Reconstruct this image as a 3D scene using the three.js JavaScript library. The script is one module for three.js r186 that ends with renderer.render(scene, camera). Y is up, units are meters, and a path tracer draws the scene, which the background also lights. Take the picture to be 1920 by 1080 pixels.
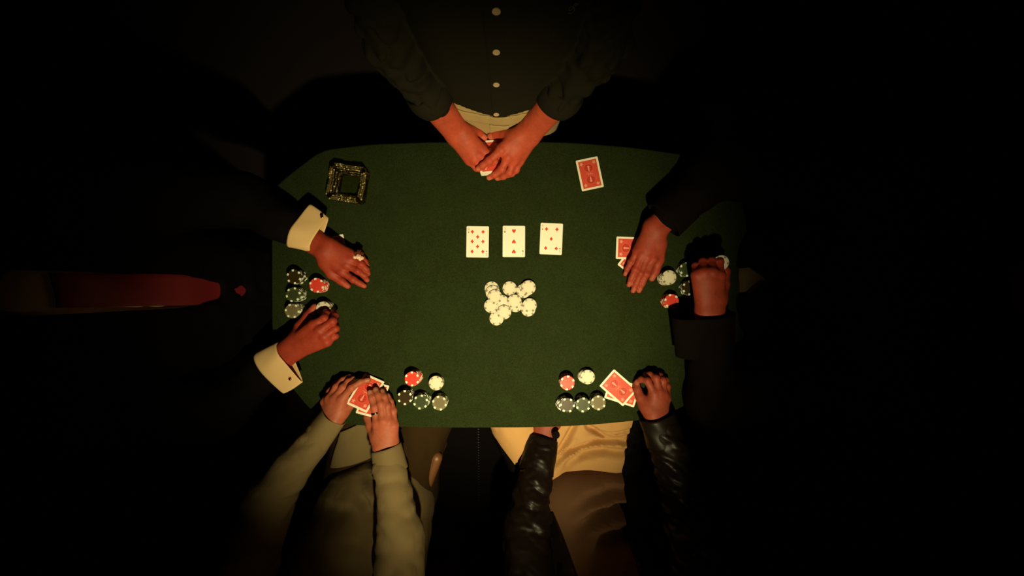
import * as THREE from 'three';
import { mergeGeometries, mergeVertices } from 'three/addons/utils/BufferGeometryUtils.js';
import { RoundedBoxGeometry } from 'three/addons/geometries/RoundedBoxGeometry.js';
import { ImprovedNoise } from 'three/addons/math/ImprovedNoise.js';

// ------------------------------------------------------------------ camera, light, exposure
const scene = new THREE.Scene();
scene.background = new THREE.Color(0x000000);
const TABLE = 0.75, CAM = 0.94, FOCAL = 620;           // table height, camera height above the felt, focal length in pixels
const camera = new THREE.PerspectiveCamera(2 * Math.atan(540 / FOCAL) * 180 / Math.PI, 16 / 9, 0.02, 20);
camera.up.set(0, 0, -1);
camera.position.set(0, TABLE + CAM, 0);
camera.lookAt(0, TABLE, 0);
const renderer = new THREE.WebGLRenderer({ antialias: true });
renderer.toneMapping = THREE.LinearToneMapping;
renderer.toneMappingExposure = 1.0;
renderer.shadowMap.enabled = true;
const LAMP = new THREE.Vector3(0.12, TABLE + 1.03, 0.55), LAMP_AIM = new THREE.Vector3(-0.076, TABLE, 0.104);
const lampLight = new THREE.SpotLight(new THREE.Color().setRGB(1, 0.84, 0.42), 7.6, 0, 0.66, 0.85, 2);
lampLight.position.copy(LAMP); lampLight.target.position.copy(LAMP_AIM);
lampLight.castShadow = true; lampLight.shadow.mapSize.set(2048, 2048); lampLight.shadow.radius = 0.9;
scene.add(lampLight, lampLight.target);
lampLight.name = 'lamp_light'; lampLight.target.name = 'lamp_aim';

// ------------------------------------------------------------------ helpers
const V = (x, y, z) => new THREE.Vector3(x, y, z);
let seed = 7;
const rnd = () => { seed = (seed * 1664525 + 1013904223) >>> 0; return seed / 4294967296; };
const noise = new ImprovedNoise(), N3 = (x, y, z) => noise.noise(x, y, z);
const lin = (r, g, b) => new THREE.Color().setRGB(r, g, b);
// a point seen at pixel (px, py) that lies h millimetres above the felt
const W = (px, py, h = 0) => { const k = (CAM - h / 1000) / FOCAL; return V((px - 960) * k, TABLE + h / 1000, (py - 540) * k); };
const P = (x, h, z) => V(x, TABLE + h, z);
const mat = (c, roughness = 0.9, extra = {}) => new THREE.MeshPhysicalMaterial({ color: Array.isArray(c) ? lin(...c) : c, roughness, metalness: 0, ...extra });
const used = new Map();
const numbered = (n) => { const k = used.get(n) ?? 0; used.set(n, k + 1); return k ? n + '_' + String(k).padStart(3, '0') : n; };
function tag(o, label, category, group, kind) {
  if (label) o.userData.label = label;
  if (category) o.userData.category = category;
  if (group) o.userData.group = group;
  if (kind) o.userData.kind = kind;
  return o;
}
function mesh(name, geo, m, parent, label) {
  const o = new THREE.Mesh(geo, m);
  o.name = parent && parent !== scene ? name : numbered(name);
  o.castShadow = o.receiveShadow = true;
  if (parent && parent !== scene) {
    let n = 0; for (const c of parent.children) if (c.name === name || c.name.startsWith(name + '_0')) n++;
    if (n) o.name = name + '_' + String(n).padStart(3, '0');
  }
  (parent || scene).add(o);
  if (label) o.userData.label = label;
  return o;
}
function thing(name, label, category, pos, group) {
  const g = new THREE.Group(); g.name = numbered(name);
  if (pos) g.position.copy(pos);
  scene.add(g);
  return tag(g, label, category, group);
}
const box = (w, h, d, x, y, z, r = 0.004) => new RoundedBoxGeometry(w, h, d, 2, Math.min(r, w / 2.1, h / 2.1, d / 2.1)).translate(x, y, z);
function canvasTex(w, h, draw) {
  const c = document.createElement('canvas'); c.width = w; c.height = h;
  draw(c.getContext('2d'), w, h);
  const t = new THREE.CanvasTexture(c); t.colorSpace = THREE.SRGBColorSpace; t.anisotropy = 8; t.magFilter = THREE.LinearFilter;
  return t;
}

// ---- distance fields of tapered limbs, meshed by surface nets
const smin = (a, b, k) => { const h = k - Math.abs(a - b); return h > 0 ? Math.min(a, b) - h * h / (4 * k) : Math.min(a, b); };
const bone = (a, b, ra, rb = ra) => [a.x, a.y, a.z, ra, b.x, b.y, b.z, rb];
function capsules(list, k) {
  const n = list.length, q = new Float64Array(n * 9);
  list.forEach((b, i) => {
    const dx = b[4] - b[0], dy = b[5] - b[1], dz = b[6] - b[2];
    q.set([b[0], b[1], b[2], b[3], dx, dy, dz, b[7] - b[3], 1 / Math.max(1e-9, dx * dx + dy * dy + dz * dz)], i * 9);
  });
  return (x, y, z) => {
    let d = 1e3;
    for (let i = 0, o = 0; i < n; i++, o += 9) {
      const ax = x - q[o], ay = y - q[o + 1], az = z - q[o + 2];
      let t = (ax * q[o + 4] + ay * q[o + 5] + az * q[o + 6]) * q[o + 8];
      t = t < 0 ? 0 : t > 1 ? 1 : t;
      const ex = ax - q[o + 4] * t, ey = ay - q[o + 5] * t, ez = az - q[o + 6] * t;
      d = smin(d, Math.sqrt(ex * ex + ey * ey + ez * ez) - q[o + 3] - q[o + 7] * t, k);
    }
    return d;
  };
}
function bounds(list, pad) {
  const b = new THREE.Box3();
  for (const l of list) {
    b.expandByPoint(V(l[0] - l[3], l[1] - l[3], l[2] - l[3])).expandByPoint(V(l[0] + l[3], l[1] + l[3], l[2] + l[3]));
    b.expandByPoint(V(l[4] - l[7], l[5] - l[7], l[6] - l[7])).expandByPoint(V(l[4] + l[7], l[5] + l[7], l[6] + l[7]));
  }
  return b.expandByScalar(pad);
}
function net(f, bb, c, colour) {
  const nx = Math.ceil((bb.max.x - bb.min.x) / c) + 1, ny = Math.ceil((bb.max.y - bb.min.y) / c) + 1, nz = Math.ceil((bb.max.z - bb.min.z) / c) + 1;
  const val = new Float32Array(nx * ny * nz), id = (i, j, k) => (k * ny + j) * nx + i, B = 5, far = B * c * 1.3 + 0.012;
  const X = (i) => bb.min.x + i * c, Y = (j) => bb.min.y + j * c, Z = (k) => bb.min.z + k * c;
  for (let k = 0; k < nz; k += B) for (let j = 0; j < ny; j += B) for (let i = 0; i < nx; i += B) {
    const d = f(X(i + B / 2), Y(j + B / 2), Z(k + B / 2)), skip = Math.abs(d) > far;
    for (let kk = k; kk < Math.min(nz, k + B); kk++) for (let jj = j; jj < Math.min(ny, j + B); jj++) for (let ii = i; ii < Math.min(nx, i + B); ii++)
      val[id(ii, jj, kk)] = skip ? d : f(X(ii), Y(jj), Z(kk));
  }
  const pos = [], idx = [], at = new Int32Array(nx * ny * nz).fill(-1);
  for (let k = 0; k < nz - 1; k++) for (let j = 0; j < ny - 1; j++) for (let i = 0; i < nx - 1; i++) {
    const o = id(i, j, k);
    let m = 0;
    for (let e = 0; e < 8; e++) if (val[o + (e & 1) + (e >> 1 & 1) * nx + (e >> 2) * nx * ny] < 0) m |= 1 << e;
    if (m === 0 || m === 255) continue;
    let sx = 0, sy = 0, sz = 0, n = 0;
    for (let e = 0; e < 8; e++) for (let ax = 0; ax < 3; ax++) {
      if (e >> ax & 1) continue;
      const g = e | 1 << ax;
      if ((m >> e & 1) === (m >> g & 1)) continue;
      const va = val[o + (e & 1) + (e >> 1 & 1) * nx + (e >> 2) * nx * ny], vb = val[o + (g & 1) + (g >> 1 & 1) * nx + (g >> 2) * nx * ny], t = va / (va - vb);
      sx += (e & 1) + (ax === 0 ? t : 0); sy += (e >> 1 & 1) + (ax === 1 ? t : 0); sz += (e >> 2) + (ax === 2 ? t : 0); n++;
    }
    at[o] = pos.length / 3;
    pos.push(X(i + sx / n), Y(j + sy / n), Z(k + sz / n));
  }
  const quad = (a, b, c2, d, flip) => { if (a < 0 || b < 0 || c2 < 0 || d < 0) return; flip ? idx.push(a, c2, b, a, d, c2) : idx.push(a, b, c2, a, c2, d); };
  for (let k = 1; k < nz - 1; k++) for (let j = 1; j < ny - 1; j++) for (let i = 1; i < nx - 1; i++) {
    const o = id(i, j, k), s = val[o] < 0;
    if (s !== val[o + 1] < 0) quad(at[o], at[o - nx], at[o - nx - nx * ny], at[o - nx * ny], s);
    if (s !== val[o + nx] < 0) quad(at[o], at[o - nx * ny], at[o - 1 - nx * ny], at[o - 1], s);
    if (s !== val[o + nx * ny] < 0) quad(at[o], at[o - 1], at[o - 1 - nx], at[o - nx], s);
  }
  const g = new THREE.BufferGeometry();
  g.setAttribute('position', new THREE.Float32BufferAttribute(pos, 3));
  g.setIndex(idx);
  for (let i = 0; i < idx.length; i += 3) { const t = idx[i + 1]; idx[i + 1] = idx[i + 2]; idx[i + 2] = t; }
  g.setIndex(idx);
  g.computeVertexNormals();
  const uv = new Float32Array(pos.length / 3 * 2), nn = g.attributes.normal;
  for (let i = 0; i < uv.length / 2; i++) {
    uv[i * 2] = pos[i * 3] + 0.6 * pos[i * 3 + 1] * (Math.abs(nn.getX(i)) > 0.5 ? 1 : 0.3); uv[i * 2 + 1] = pos[i * 3 + 2] + 0.7 * pos[i * 3 + 1];
  }
  g.setAttribute('uv', new THREE.BufferAttribute(uv, 2));
  if (colour) {
    const col = new Float32Array(pos.length);
    for (let i = 0; i < col.length; i += 3) col.set(colour(pos[i], pos[i + 1], pos[i + 2], nn.array[i], nn.array[i + 1], nn.array[i + 2]), i);
    g.setAttribute('color', new THREE.BufferAttribute(col, 3));
  }
  return g;
}
// closed sheet of cloth: rows of points, its thickness laid along off(point)
function sheet(rows, thick) {
  const nu = rows.length, nv = rows[0].length, pos = [], idx = [], n2 = nu * nv;
  for (const s of [0, 1]) for (const r of rows) for (const p of r) pos.push(p.x + thick.x * s, p.y + thick.y * s, p.z + thick.z * s);
  const q = (a, b, c, d) => idx.push(a, b, c, a, c, d);
  for (let i = 0; i < nu - 1; i++) for (let j = 0; j < nv - 1; j++) {
    const a = i * nv + j;
    q(a, a + nv, a + nv + 1, a + 1); q(n2 + a, n2 + a + 1, n2 + a + nv + 1, n2 + a + nv);
  }
  for (let i = 0; i < nu - 1; i++) for (const j of [0, nv - 1]) { const a = i * nv + j, b = a + nv; j ? q(a, b, n2 + b, n2 + a) : q(b, a, n2 + a, n2 + b); }
  for (let j = 0; j < nv - 1; j++) for (const i of [0, nu - 1]) { const a = i * nv + j, b = a + 1; i ? q(b, a, n2 + a, n2 + b) : q(a, b, n2 + b, n2 + a); }
  const g = new THREE.BufferGeometry();
  g.setAttribute('position', new THREE.Float32BufferAttribute(pos, 3));
  g.setIndex(idx);
  const e = g.toNonIndexed(); e.computeVertexNormals();
  const m = mergeVertices(g.clone()); m.computeVertexNormals();
  return m;
}
// where a straight line from p along dir meets the field, moved back by lift
function hit(f, p, dir, lift = 0, most = 0.8) {
  let t = 0;
  for (let i = 0; i < 160 && t < most; i++) { const d = f(p.x + dir.x * t, p.y + dir.y * t, p.z + dir.z * t); if (d < 0.0004) break; t += Math.max(0.0005, d * 0.7); }
  return p.clone().addScaledVector(dir, t - lift);
}
function drape(f, corner, nu, nv, dir, lift, thick, most) {   // corner(u, v) gives the start of each line
  const rows = [];
  for (let i = 0; i <= nu; i++) { const r = []; for (let j = 0; j <= nv; j++) r.push(hit(f, corner(i / nu, j / nv), dir, lift, most)); rows.push(r); }
  return sheet(rows, dir.clone().multiplyScalar(-thick));
}
// hollow tube of cloth: rings from a to b; radius(t, angle) -> [along e1, along e2]
function cuffTube(a, b, e1, shape, wall, nt = 10, na = 40) {
  const ax = b.clone().sub(a).normalize();
  e1 = e1.clone().addScaledVector(ax, -e1.dot(ax)).normalize();
  const e2 = V(0, 0, 0).crossVectors(ax, e1).normalize(), rows = [];
  for (const [s0, s1, inner] of [[0, 1, 0], [1, 0, 1]]) for (let i = 0; i <= nt; i++) {
    const t = s0 + (s1 - s0) * i / nt, r = [];
    for (let j = 0; j <= na; j++) {
      const th = j / na * Math.PI * 2, [u, v] = shape(t, th), L = Math.hypot(u, v) || 1, s = inner ? Math.max(0.2, 1 - wall / L) : 1;
      r.push(a.clone().lerp(b, t).addScaledVector(e1, u * s).addScaledVector(e2, v * s));
    }
    rows.push(r);
  }
  rows.push(rows[0].map((p) => p.clone()));
  const pos = [], idx = [], nv = na + 1;
  for (const r of rows) for (const p of r) pos.push(p.x, p.y, p.z);
  for (let i = 0; i < rows.length - 1; i++) for (let j = 0; j < na; j++) { const q = i * nv + j; idx.push(q, q + nv + 1, q + nv, q, q + 1, q + nv + 1); }
  const g = new THREE.BufferGeometry();
  g.setAttribute('position', new THREE.Float32BufferAttribute(pos, 3)); g.setIndex(idx);
  const m = mergeVertices(g, 1e-5); m.computeVertexNormals();
  return m;
}

// ------------------------------------------------------------------ materials
const feltMap = (() => {
  const n = 512, a = new Uint8Array(n * n * 4), b = new Uint8Array(n * n * 4);
  for (let y = 0; y < n; y++) for (let x = 0; x < n; x++) {
    const fine = rnd(), big = N3(x / 60, y / 60, 3.3) * 0.5 + N3(x / 17, y / 17, 9.1) * 0.35, i = (y * n + x) * 4, v = 0.86 + big * 0.1 + (fine - 0.5) * 0.34;
    a.set([255 * Math.min(1, v), 255 * Math.min(1, v), 255 * Math.min(1, v * 0.98), 255], i);
    b.set([fine * 255, fine * 255, fine * 255, 255], i);
  }
  return [a, b].map((d, i) => { const t = new THREE.DataTexture(d, n, n); t.wrapS = t.wrapT = THREE.RepeatWrapping; t.magFilter = THREE.LinearFilter; t.repeat.set(1.6, 1.6); if (!i) t.colorSpace = THREE.SRGBColorSpace; t.needsUpdate = true; return t; });
})();
const M = {
  felt: mat([0.021, 0.032, 0.0082], 0.95, { specularIntensity: 0.2, map: feltMap[0], bumpMap: feltMap[1], bumpScale: 0.0006 }),
  board: mat([0.05, 0.025, 0.012], 0.5),
  wood: mat([0.16, 0.06, 0.02], 0.45),
  darkWood: mat([0.02, 0.012, 0.008], 0.5),
  carpet: mat([0.022, 0.01, 0.007], 1, { map: feltMap[0], bumpMap: feltMap[1], bumpScale: 0.003 }),
  wall: mat([0.05, 0.045, 0.04], 0.9), ceiling: mat([0.06, 0.06, 0.06], 0.95),
  skin: mat([1, 1, 1], 0.55, { vertexColors: true, specularIntensity: 0.45 }),
  hair: mat([0.02, 0.012, 0.008], 0.6), eye: mat([0.7, 0.68, 0.62], 0.2),
  shirtGreen: mat([0.016, 0.0142, 0.0085], 0.95, { specularIntensity: 0.1 }), khaki: mat([0.42, 0.3, 0.13], 0.9), button: mat([0.6, 0.42, 0.25], 0.4),
  cream: mat([0.66, 0.44, 0.21], 0.9), shirtPale: mat([0.158, 0.113, 0.054], 0.95, { specularIntensity: 0.25 }), black: mat([0.004, 0.003, 0.003], 0.9, { specularIntensity: 0.06 }), blackShirt: mat([0.005, 0.0032, 0.003], 0.9, { specularIntensity: 0.06 }),
  tie: mat([0.17, 0.008, 0.013], 0.55), leather: mat([0.007, 0.0042, 0.003], 0.42, { specularIntensity: 0.36 }), tan: mat([0.5, 0.27, 0.1], 0.9), shirtTan: mat([0.135, 0.068, 0.036], 0.95, { specularIntensity: 0.2 }), brown: mat([0.03, 0.0165, 0.006], 0.95, { specularIntensity: 0.12 }),
  shoe: mat([0.01, 0.008, 0.007], 0.35), gold: mat([0.85, 0.5, 0.25], 0.18, { metalness: 1 }), steel: mat([0.35, 0.33, 0.3], 0.25, { metalness: 1 }), zip: mat([0.4, 0.4, 0.42], 0.25, { metalness: 1 }),
  paleStone: mat([0.75, 0.5, 0.38], 0.08, { flatShading: true, clearcoat: 1, clearcoatRoughness: 0.03 }),
  stone: mat([0.09, 0.02, 0.012], 0.05, { flatShading: true, clearcoat: 1, clearcoatRoughness: 0.02 }),
};

// ------------------------------------------------------------------ room
function struct(name, geo, m) { const o = mesh(name, geo, m, scene); return tag(o, null, null, null, 'structure'); }
const planeUV = (g) => { const p = g.attributes.position, u = g.attributes.uv; for (let i = 0; i < p.count; i++) u.setXY(i, p.getX(i) * 2, p.getZ(i) * 2); return g; };
struct('floor', planeUV(new THREE.BoxGeometry(6.4, 0.1, 5.4).translate(0, -0.05, 0)), M.carpet);
struct('ceiling', new THREE.BoxGeometry(6.4, 0.1, 5.4).translate(0, 2.75, 0), M.ceiling);
struct('wall_left', new THREE.BoxGeometry(0.1, 2.7, 5.4).translate(-3.25, 1.35, 0), M.wall);
struct('wall_right', new THREE.BoxGeometry(0.1, 2.7, 5.4).translate(3.25, 1.35, 0), M.wall);
struct('wall_back', new THREE.BoxGeometry(6.4, 2.7, 0.1).translate(0, 1.35, -2.75), M.wall);
struct('wall_front', new THREE.BoxGeometry(6.4, 2.7, 0.1).translate(0, 1.35, 2.75), M.wall);

// ------------------------------------------------------------------ table
{
  const t = thing('poker_table', 'long poker table with cut corners, covered in dark green felt', 'table', V(0, 0, 0));
  const outline = [[600, 282], [690, 271], [800, 267], [960, 265], [1080, 268], [1190, 277], [1290, 291], [1345, 318], [1392, 370], [1404, 440], [1402, 610], [1372, 690], [1300, 752], [1245, 781], [1195, 788], [1110, 796], [1000, 801], [800, 801], [690, 798], [632, 794], [580, 768], [540, 720], [514, 660], [508, 600], [508, 400], [514, 352], [530, 336]].map(([x, y]) => W(x, y, 0));
  const shape = (s) => {
    const r = new THREE.Shape();
    outline.forEach((p, i) => {
      const a = outline[(i + outline.length - 1) % outline.length], b = outline[(i + 1) % outline.length];
      const p0 = p.clone().lerp(a, 0.25).multiplyScalar(s), p1 = p.clone().lerp(b, 0.25).multiplyScalar(s), pc = p.clone().multiplyScalar(s);
      i ? r.lineTo(p0.x, -p0.z) : r.moveTo(p0.x, -p0.z);
      r.quadraticCurveTo(pc.x, -pc.z, p1.x, -p1.z);
    });
    return r;
  };
  const felt = new THREE.ExtrudeGeometry(shape(0.992), { depth: 0.012, bevelEnabled: true, bevelThickness: 0.006, bevelSize: 0.006, bevelSegments: 3, curveSegments: 6 }).rotateX(-Math.PI / 2).translate(0, TABLE - 0.018, 0);
  mesh('felt_top', felt, M.felt, t);
  mesh('tabletop', new THREE.ExtrudeGeometry(shape(0.985), { depth: 0.022, bevelEnabled: false, curveSegments: 4 }).rotateX(-Math.PI / 2).translate(0, TABLE - 0.0465, 0), M.board, t);
  for (const [x, z] of [[-0.42, -0.16], [0.42, -0.16], [-0.42, 0.16], [0.42, 0.16]])
    mesh('leg', new THREE.CylinderGeometry(0.022, 0.018, TABLE - 0.0465, 16).translate(x, (TABLE - 0.0465) / 2, z), M.darkWood, t);
}

// ------------------------------------------------------------------ lamp over the near edge of the table
{
  const t = thing('pendant_lamp', 'pendant lamp with a dark metal shade hanging over the near side of the table', 'lamp', V(0, 0, 0));
  const dir = LAMP_AIM.clone().sub(LAMP).normalize(), q = new THREE.Quaternion().setFromUnitVectors(V(0, -1, 0), dir);
  const put = (g) => g.applyQuaternion(q).translate(LAMP.x, LAMP.y, LAMP.z);
  mesh('shade', put(new THREE.LatheGeometry([[0.135, -0.001], [0.137, 0.0], [0.05, 0.11], [0.024, 0.135], [0.0, 0.137], [0.0, 0.134], [0.022, 0.132], [0.047, 0.108], [0.134, -0.001]].map(([r, y]) => new THREE.Vector2(r, y)), 48)), M.darkWood, t);
  mesh('bulb', put(new THREE.SphereGeometry(0.028, 24, 16).translate(0, 0.05, 0)), new THREE.MeshStandardMaterial({ color: 0xfff0d0, emissive: lin(1, 0.84, 0.45), emissiveIntensity: 6 }), t);
  const top = V(0, 0.137, 0).applyQuaternion(q).add(LAMP);
  mesh('cord', new THREE.TubeGeometry(new THREE.CatmullRomCurve3([top, top.clone().add(V(0, 0.1, 0.04)), V(LAMP.x, 2.2, LAMP.z + 0.12), V(LAMP.x, 2.7, LAMP.z + 0.12)]), 30, 0.004, 8), M.darkWood, t);
}

// ------------------------------------------------------------------ playing cards
const CW = 0.0635, CH = 0.0889;
function pip(c, kind, x, y, s, inv) {
  c.save(); c.translate(x, y); if (inv) c.rotate(Math.PI); c.beginPath();
  if (kind === 'd') { c.moveTo(0, -s * 0.62); c.quadraticCurveTo(s * 0.2, -s * 0.2, s * 0.5, 0); c.quadraticCurveTo(s * 0.2, s * 0.2, 0, s * 0.62); c.quadraticCurveTo(-s * 0.2, s * 0.2, -s * 0.5, 0); c.quadraticCurveTo(-s * 0.2, -s * 0.2, 0, -s * 0.62); }
  else { c.moveTo(0, s * 0.6); c.bezierCurveTo(-s * 0.2, s * 0.25, -s * 0.58, s * 0.05, -s * 0.52, -s * 0.3); c.bezierCurveTo(-s * 0.45, -s * 0.62, -s * 0.08, -s * 0.6, 0, -s * 0.28); c.bezierCurveTo(s * 0.08, -s * 0.6, s * 0.45, -s * 0.62, s * 0.52, -s * 0.3); c.bezierCurveTo(s * 0.58, s * 0.05, s * 0.2, s * 0.25, 0, s * 0.6); }
  c.fill(); c.restore();
}
const face = (index, kind, pips) => canvasTex(384, 538, (c, w, h) => {
  c.fillStyle = '#f6f0e2'; c.fillRect(0, 0, w, h);
  c.fillStyle = '#d8421f';
  for (const [x, y, inv] of pips) pip(c, kind, x * w, y * h, w * 0.165, inv);
  for (const r of [0, 1]) {
    c.save(); if (r) { c.translate(w, h); c.rotate(Math.PI); }
    c.fillStyle = '#a89a86'; c.font = '64px sans-serif'; c.textAlign = 'center'; c.fillText(index, w * 0.095, h * 0.145);
    c.fillStyle = '#8a5a44'; pip(c, kind, w * 0.095, h * 0.2, w * 0.07, 0); c.restore();
  }
});
const FACES = {
  eight: face('8', 'd', [[0.26, 0.18], [0.74, 0.18], [0.5, 0.34], [0.26, 0.49], [0.74, 0.49], [0.5, 0.65], [0.26, 0.81], [0.74, 0.81]]),
  three: face('3', 'h', [[0.5, 0.17], [0.5, 0.5, 1], [0.5, 0.82, 1]]),
  five: face('5', 'd', [[0.27, 0.19], [0.74, 0.19], [0.5, 0.5], [0.27, 0.8], [0.74, 0.8]]),
};
const BACK = canvasTex(384, 538, (c, w, h) => {
  c.fillStyle = '#f4ecda'; c.fillRect(0, 0, w, h);
  const m = 36; c.fillStyle = '#d23a2c'; c.fillRect(m, m, w - 2 * m, h - 2 * m);
  c.save(); c.beginPath(); c.rect(m, m, w - 2 * m, h - 2 * m); c.clip();
  c.strokeStyle = 'rgba(250,190,160,0.34)'; c.lineWidth = 2.5;
  for (let i = -40; i < 80; i++) { c.beginPath(); c.moveTo(i * 14, 0); c.bezierCurveTo(i * 14 + 60, h * 0.3, i * 14 - 60, h * 0.6, i * 14 + 20, h); c.stroke(); c.beginPath(); c.moveTo(0, i * 14); c.bezierCurveTo(w * 0.3, i * 14 - 50, w * 0.6, i * 14 + 60, w, i * 14); c.stroke(); }
  for (const r of [0, 1]) {
    c.save(); if (r) { c.translate(w, h); c.rotate(Math.PI); }
    c.fillStyle = '#bd2f27';
    c.beginPath(); c.ellipse(w * 0.5, h * 0.31, 74, 62, 0, 0, 7); c.fill();
    c.strokeStyle = '#dd6a55'; c.lineWidth = 6; c.beginPath(); c.ellipse(w * 0.5, h * 0.31, 82, 70, 0, 0, 7); c.stroke();
    c.fillStyle = '#e99a80'; c.beginPath(); c.ellipse(w * 0.5, h * 0.33, 13, 50, 0, 0, 7); c.fill(); c.beginPath(); c.ellipse(w * 0.5, h * 0.27, 20, 20, 0, 0, 7); c.fill();
    c.strokeStyle = '#d8553f'; c.lineWidth = 6; for (const s of [-1, 1]) { c.beginPath(); c.arc(w * 0.5 + s * 40, h * 0.31, 20, 0, 5); c.stroke(); }
    c.fillStyle = '#eba488';
    for (const s of [-1, 1]) for (let a = 0; a < 5; a++) { c.save(); c.translate(w * 0.5 + s * 108, h * 0.155); c.rotate(a * 1.257); c.beginPath(); c.ellipse(0, 17, 7, 17, 0, 0, 7); c.fill(); c.restore(); }
    c.restore();
  }
  c.strokeStyle = '#e8947a'; c.lineWidth = 7; c.beginPath(); c.moveTo(w * 0.34, h * 0.48); c.lineTo(w * 0.66, h * 0.52); c.moveTo(w * 0.42, h * 0.53); c.lineTo(w * 0.58, h * 0.47); c.stroke();
  c.restore();
  c.strokeStyle = '#c9321f'; c.lineWidth = 4; c.strokeRect(m, m, w - 2 * m, h - 2 * m);
});
const cardShape = (() => {
  const r = 0.0035, a = CW / 2, b = CH / 2, s = new THREE.Shape();
  s.moveTo(-a + r, -b); s.lineTo(a - r, -b); s.quadraticCurveTo(a, -b, a, -b + r); s.lineTo(a, b - r); s.quadraticCurveTo(a, b, a - r, b); s.lineTo(-a + r, b); s.quadraticCurveTo(-a, b, -a, b - r); s.lineTo(-a, -b + r); s.quadraticCurveTo(-a, -b, -a + r, -b);
  return s;
})();
const cardSlab = (t) => new THREE.ExtrudeGeometry(cardShape, { depth: t, bevelEnabled: false, curveSegments: 5 }).rotateX(-Math.PI / 2);
const cardStock = cardSlab(0.0004);
const cardPrint = (() => { const g = cardSlab(0.00008), p = g.attributes.position, u = g.attributes.uv; for (let i = 0; i < p.count; i++) u.setXY(i, p.getX(i) / CW + 0.5, -p.getZ(i) / CH + 0.5); return g.translate(0, 0.0004, 0); })();
const cardMat = mat([0.76, 0.72, 0.66], 0.55), backMat = mat([0.95, 0.95, 0.95], 0.5, { map: BACK });
function card(label, pos, turn, print, group) {
  const t = thing('playing_card', label, 'playing card', pos, group);
  t.rotation.y = turn;
  mesh('card_stock', cardStock, cardMat, t);
  mesh('printed_side', cardPrint, print, t);
  return t;
}
const deg = Math.PI / 180, faceMat = (k) => mat([0.95, 0.95, 0.95], 0.5, { map: FACES[k] });
card('face-up eight of diamonds, first of the three cards in the row', W(895.5, 453.5, 0.2), -0.8 * deg, faceMat('eight'));
card('face-up three of hearts, middle of the three cards in the row', W(963.5, 452.8, 0.2), -0.3 * deg, faceMat('three'));
card('face-up five of diamonds, nearest the right hand in the row of three', W(1033.5, 448, 0.2), -2.4 * deg, faceMat('five'));
card('red-backed card lying alone face down near the far right of the felt', W(1105.7, 326, 0.2), 12 * deg, backMat);
card('red-backed card lying crosswise under the hand beside the lone white chip stack', W(1184.5, 465.5, 0.9), 88 * deg, backMat);
card('mostly hidden card under the fingers of the dark-sleeved hand, one white corner out', W(1192, 486, 0.2), -38 * deg, backMat);
card('hidden card under the ringed hand, one pale corner out toward the ashtray', W(629, 472, 0.9), 12 * deg, backMat);
card('hidden card under the ringed hand, one pale corner out toward the red chip stack', W(634, 489, 0.2), 62 * deg, backMat);
card('upper of the two face-down cards beside the leather-cuffed hand', W(1159.5, 727, 1.4), 49 * deg, backMat);
card('lower of the two face-down cards beside the leather-cuffed hand', W(1167, 735, 0.2), 72 * deg, backMat);
function heldCard(label, p0, p1, p2, sink) {         // p0 far left corner, p1 far right corner, p2 near left corner
  const t = thing('playing_card', label, 'playing card', V(0, 0, 0));
  const u = p1.clone().sub(p0).normalize(), v = p2.clone().sub(p0); v.addScaledVector(u, -v.dot(u)).normalize();
  const n = V(0, 0, 0).crossVectors(v, u).normalize();
  t.matrix.makeBasis(u, n, v).setPosition(p0.clone().addScaledVector(u, CW / 2).addScaledVector(v, CH / 2).addScaledVector(n, -sink));
  t.matrix.decompose(t.position, t.quaternion, t.scale);
  mesh('card_stock', cardStock, cardMat, t); mesh('printed_side', cardPrint, backMat, t);
  return t;
}
heldCard('upper of two red-backed cards in the hands of the pale-shirted man', W(684, 699.5, 6), W(720, 715.5, 12), W(660, 745, 38), 0);
heldCard('lower of two cards in the pale-shirted hands, its near edge showing', W(690, 713, 4), W(726, 722, 9), W(671, 757, 30), 0.004);
{
  const t = thing('card_deck', 'deck of red-backed cards held in both hands of the standing dealer', 'deck', V(0, 0, 0));
  const c = W(921, 298, 30); t.position.copy(c); t.rotation.y = 5 * deg;
  const layers = [];
  for (let i = 0; i < 24; i++) layers.push(cardSlab(0.00062).translate((rnd() - 0.5) * 0.0006, i * 0.00066, (rnd() - 0.5) * 0.0006));
  mesh('card_block', mergeGeometries(layers), cardMat, t);
  mesh('top_card', cardStock.clone().translate(0, 0.0159, 0), cardMat, t);
  mesh('printed_side', cardPrint.clone().translate(0, 0.0159, 0), backMat, t);
}

// ------------------------------------------------------------------ chips
const CR = 0.0202, CT = 0.0033;
const rimGeo = new THREE.LatheGeometry([[0, 0.0001], [CR - 0.0006, 0.0001], [CR, 0.0006], [CR, CT - 0.0006], [CR - 0.0006, CT], [0.0139, CT], [0.0136, CT - 0.00025], [0, CT - 0.00025]].map(([r, y]) => new THREE.Vector2(r, y)), 40);
const inlayGeo = new THREE.CylinderGeometry(0.0128, 0.0128, 0.0003, 36).translate(0, CT - 0.00018, 0);
const spotGeo = (half, r0) => {
  const list = [];
  for (let i = 0; i < 6; i++) {
    const a = i * Math.PI / 3, s = new THREE.Shape();
    s.absarc(0, 0, CR + 0.00012, a - half, a + half, false); s.absarc(0, 0, r0, a + half, a - half, true); s.closePath();
    list.push(new THREE.ExtrudeGeometry(s, { depth: CT - 0.0003, bevelEnabled: false, curveSegments: 4 }).rotateX(-Math.PI / 2).translate(0, 0.0004, 0));
  }
  return mergeGeometries(list);
};
const wideSpots = spotGeo(0.165, 0.0153), slimSpots = spotGeo(0.15, 0.0151);
const plastic = (c) => mat(c, 0.4, { specularIntensity: 0.45 });
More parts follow.
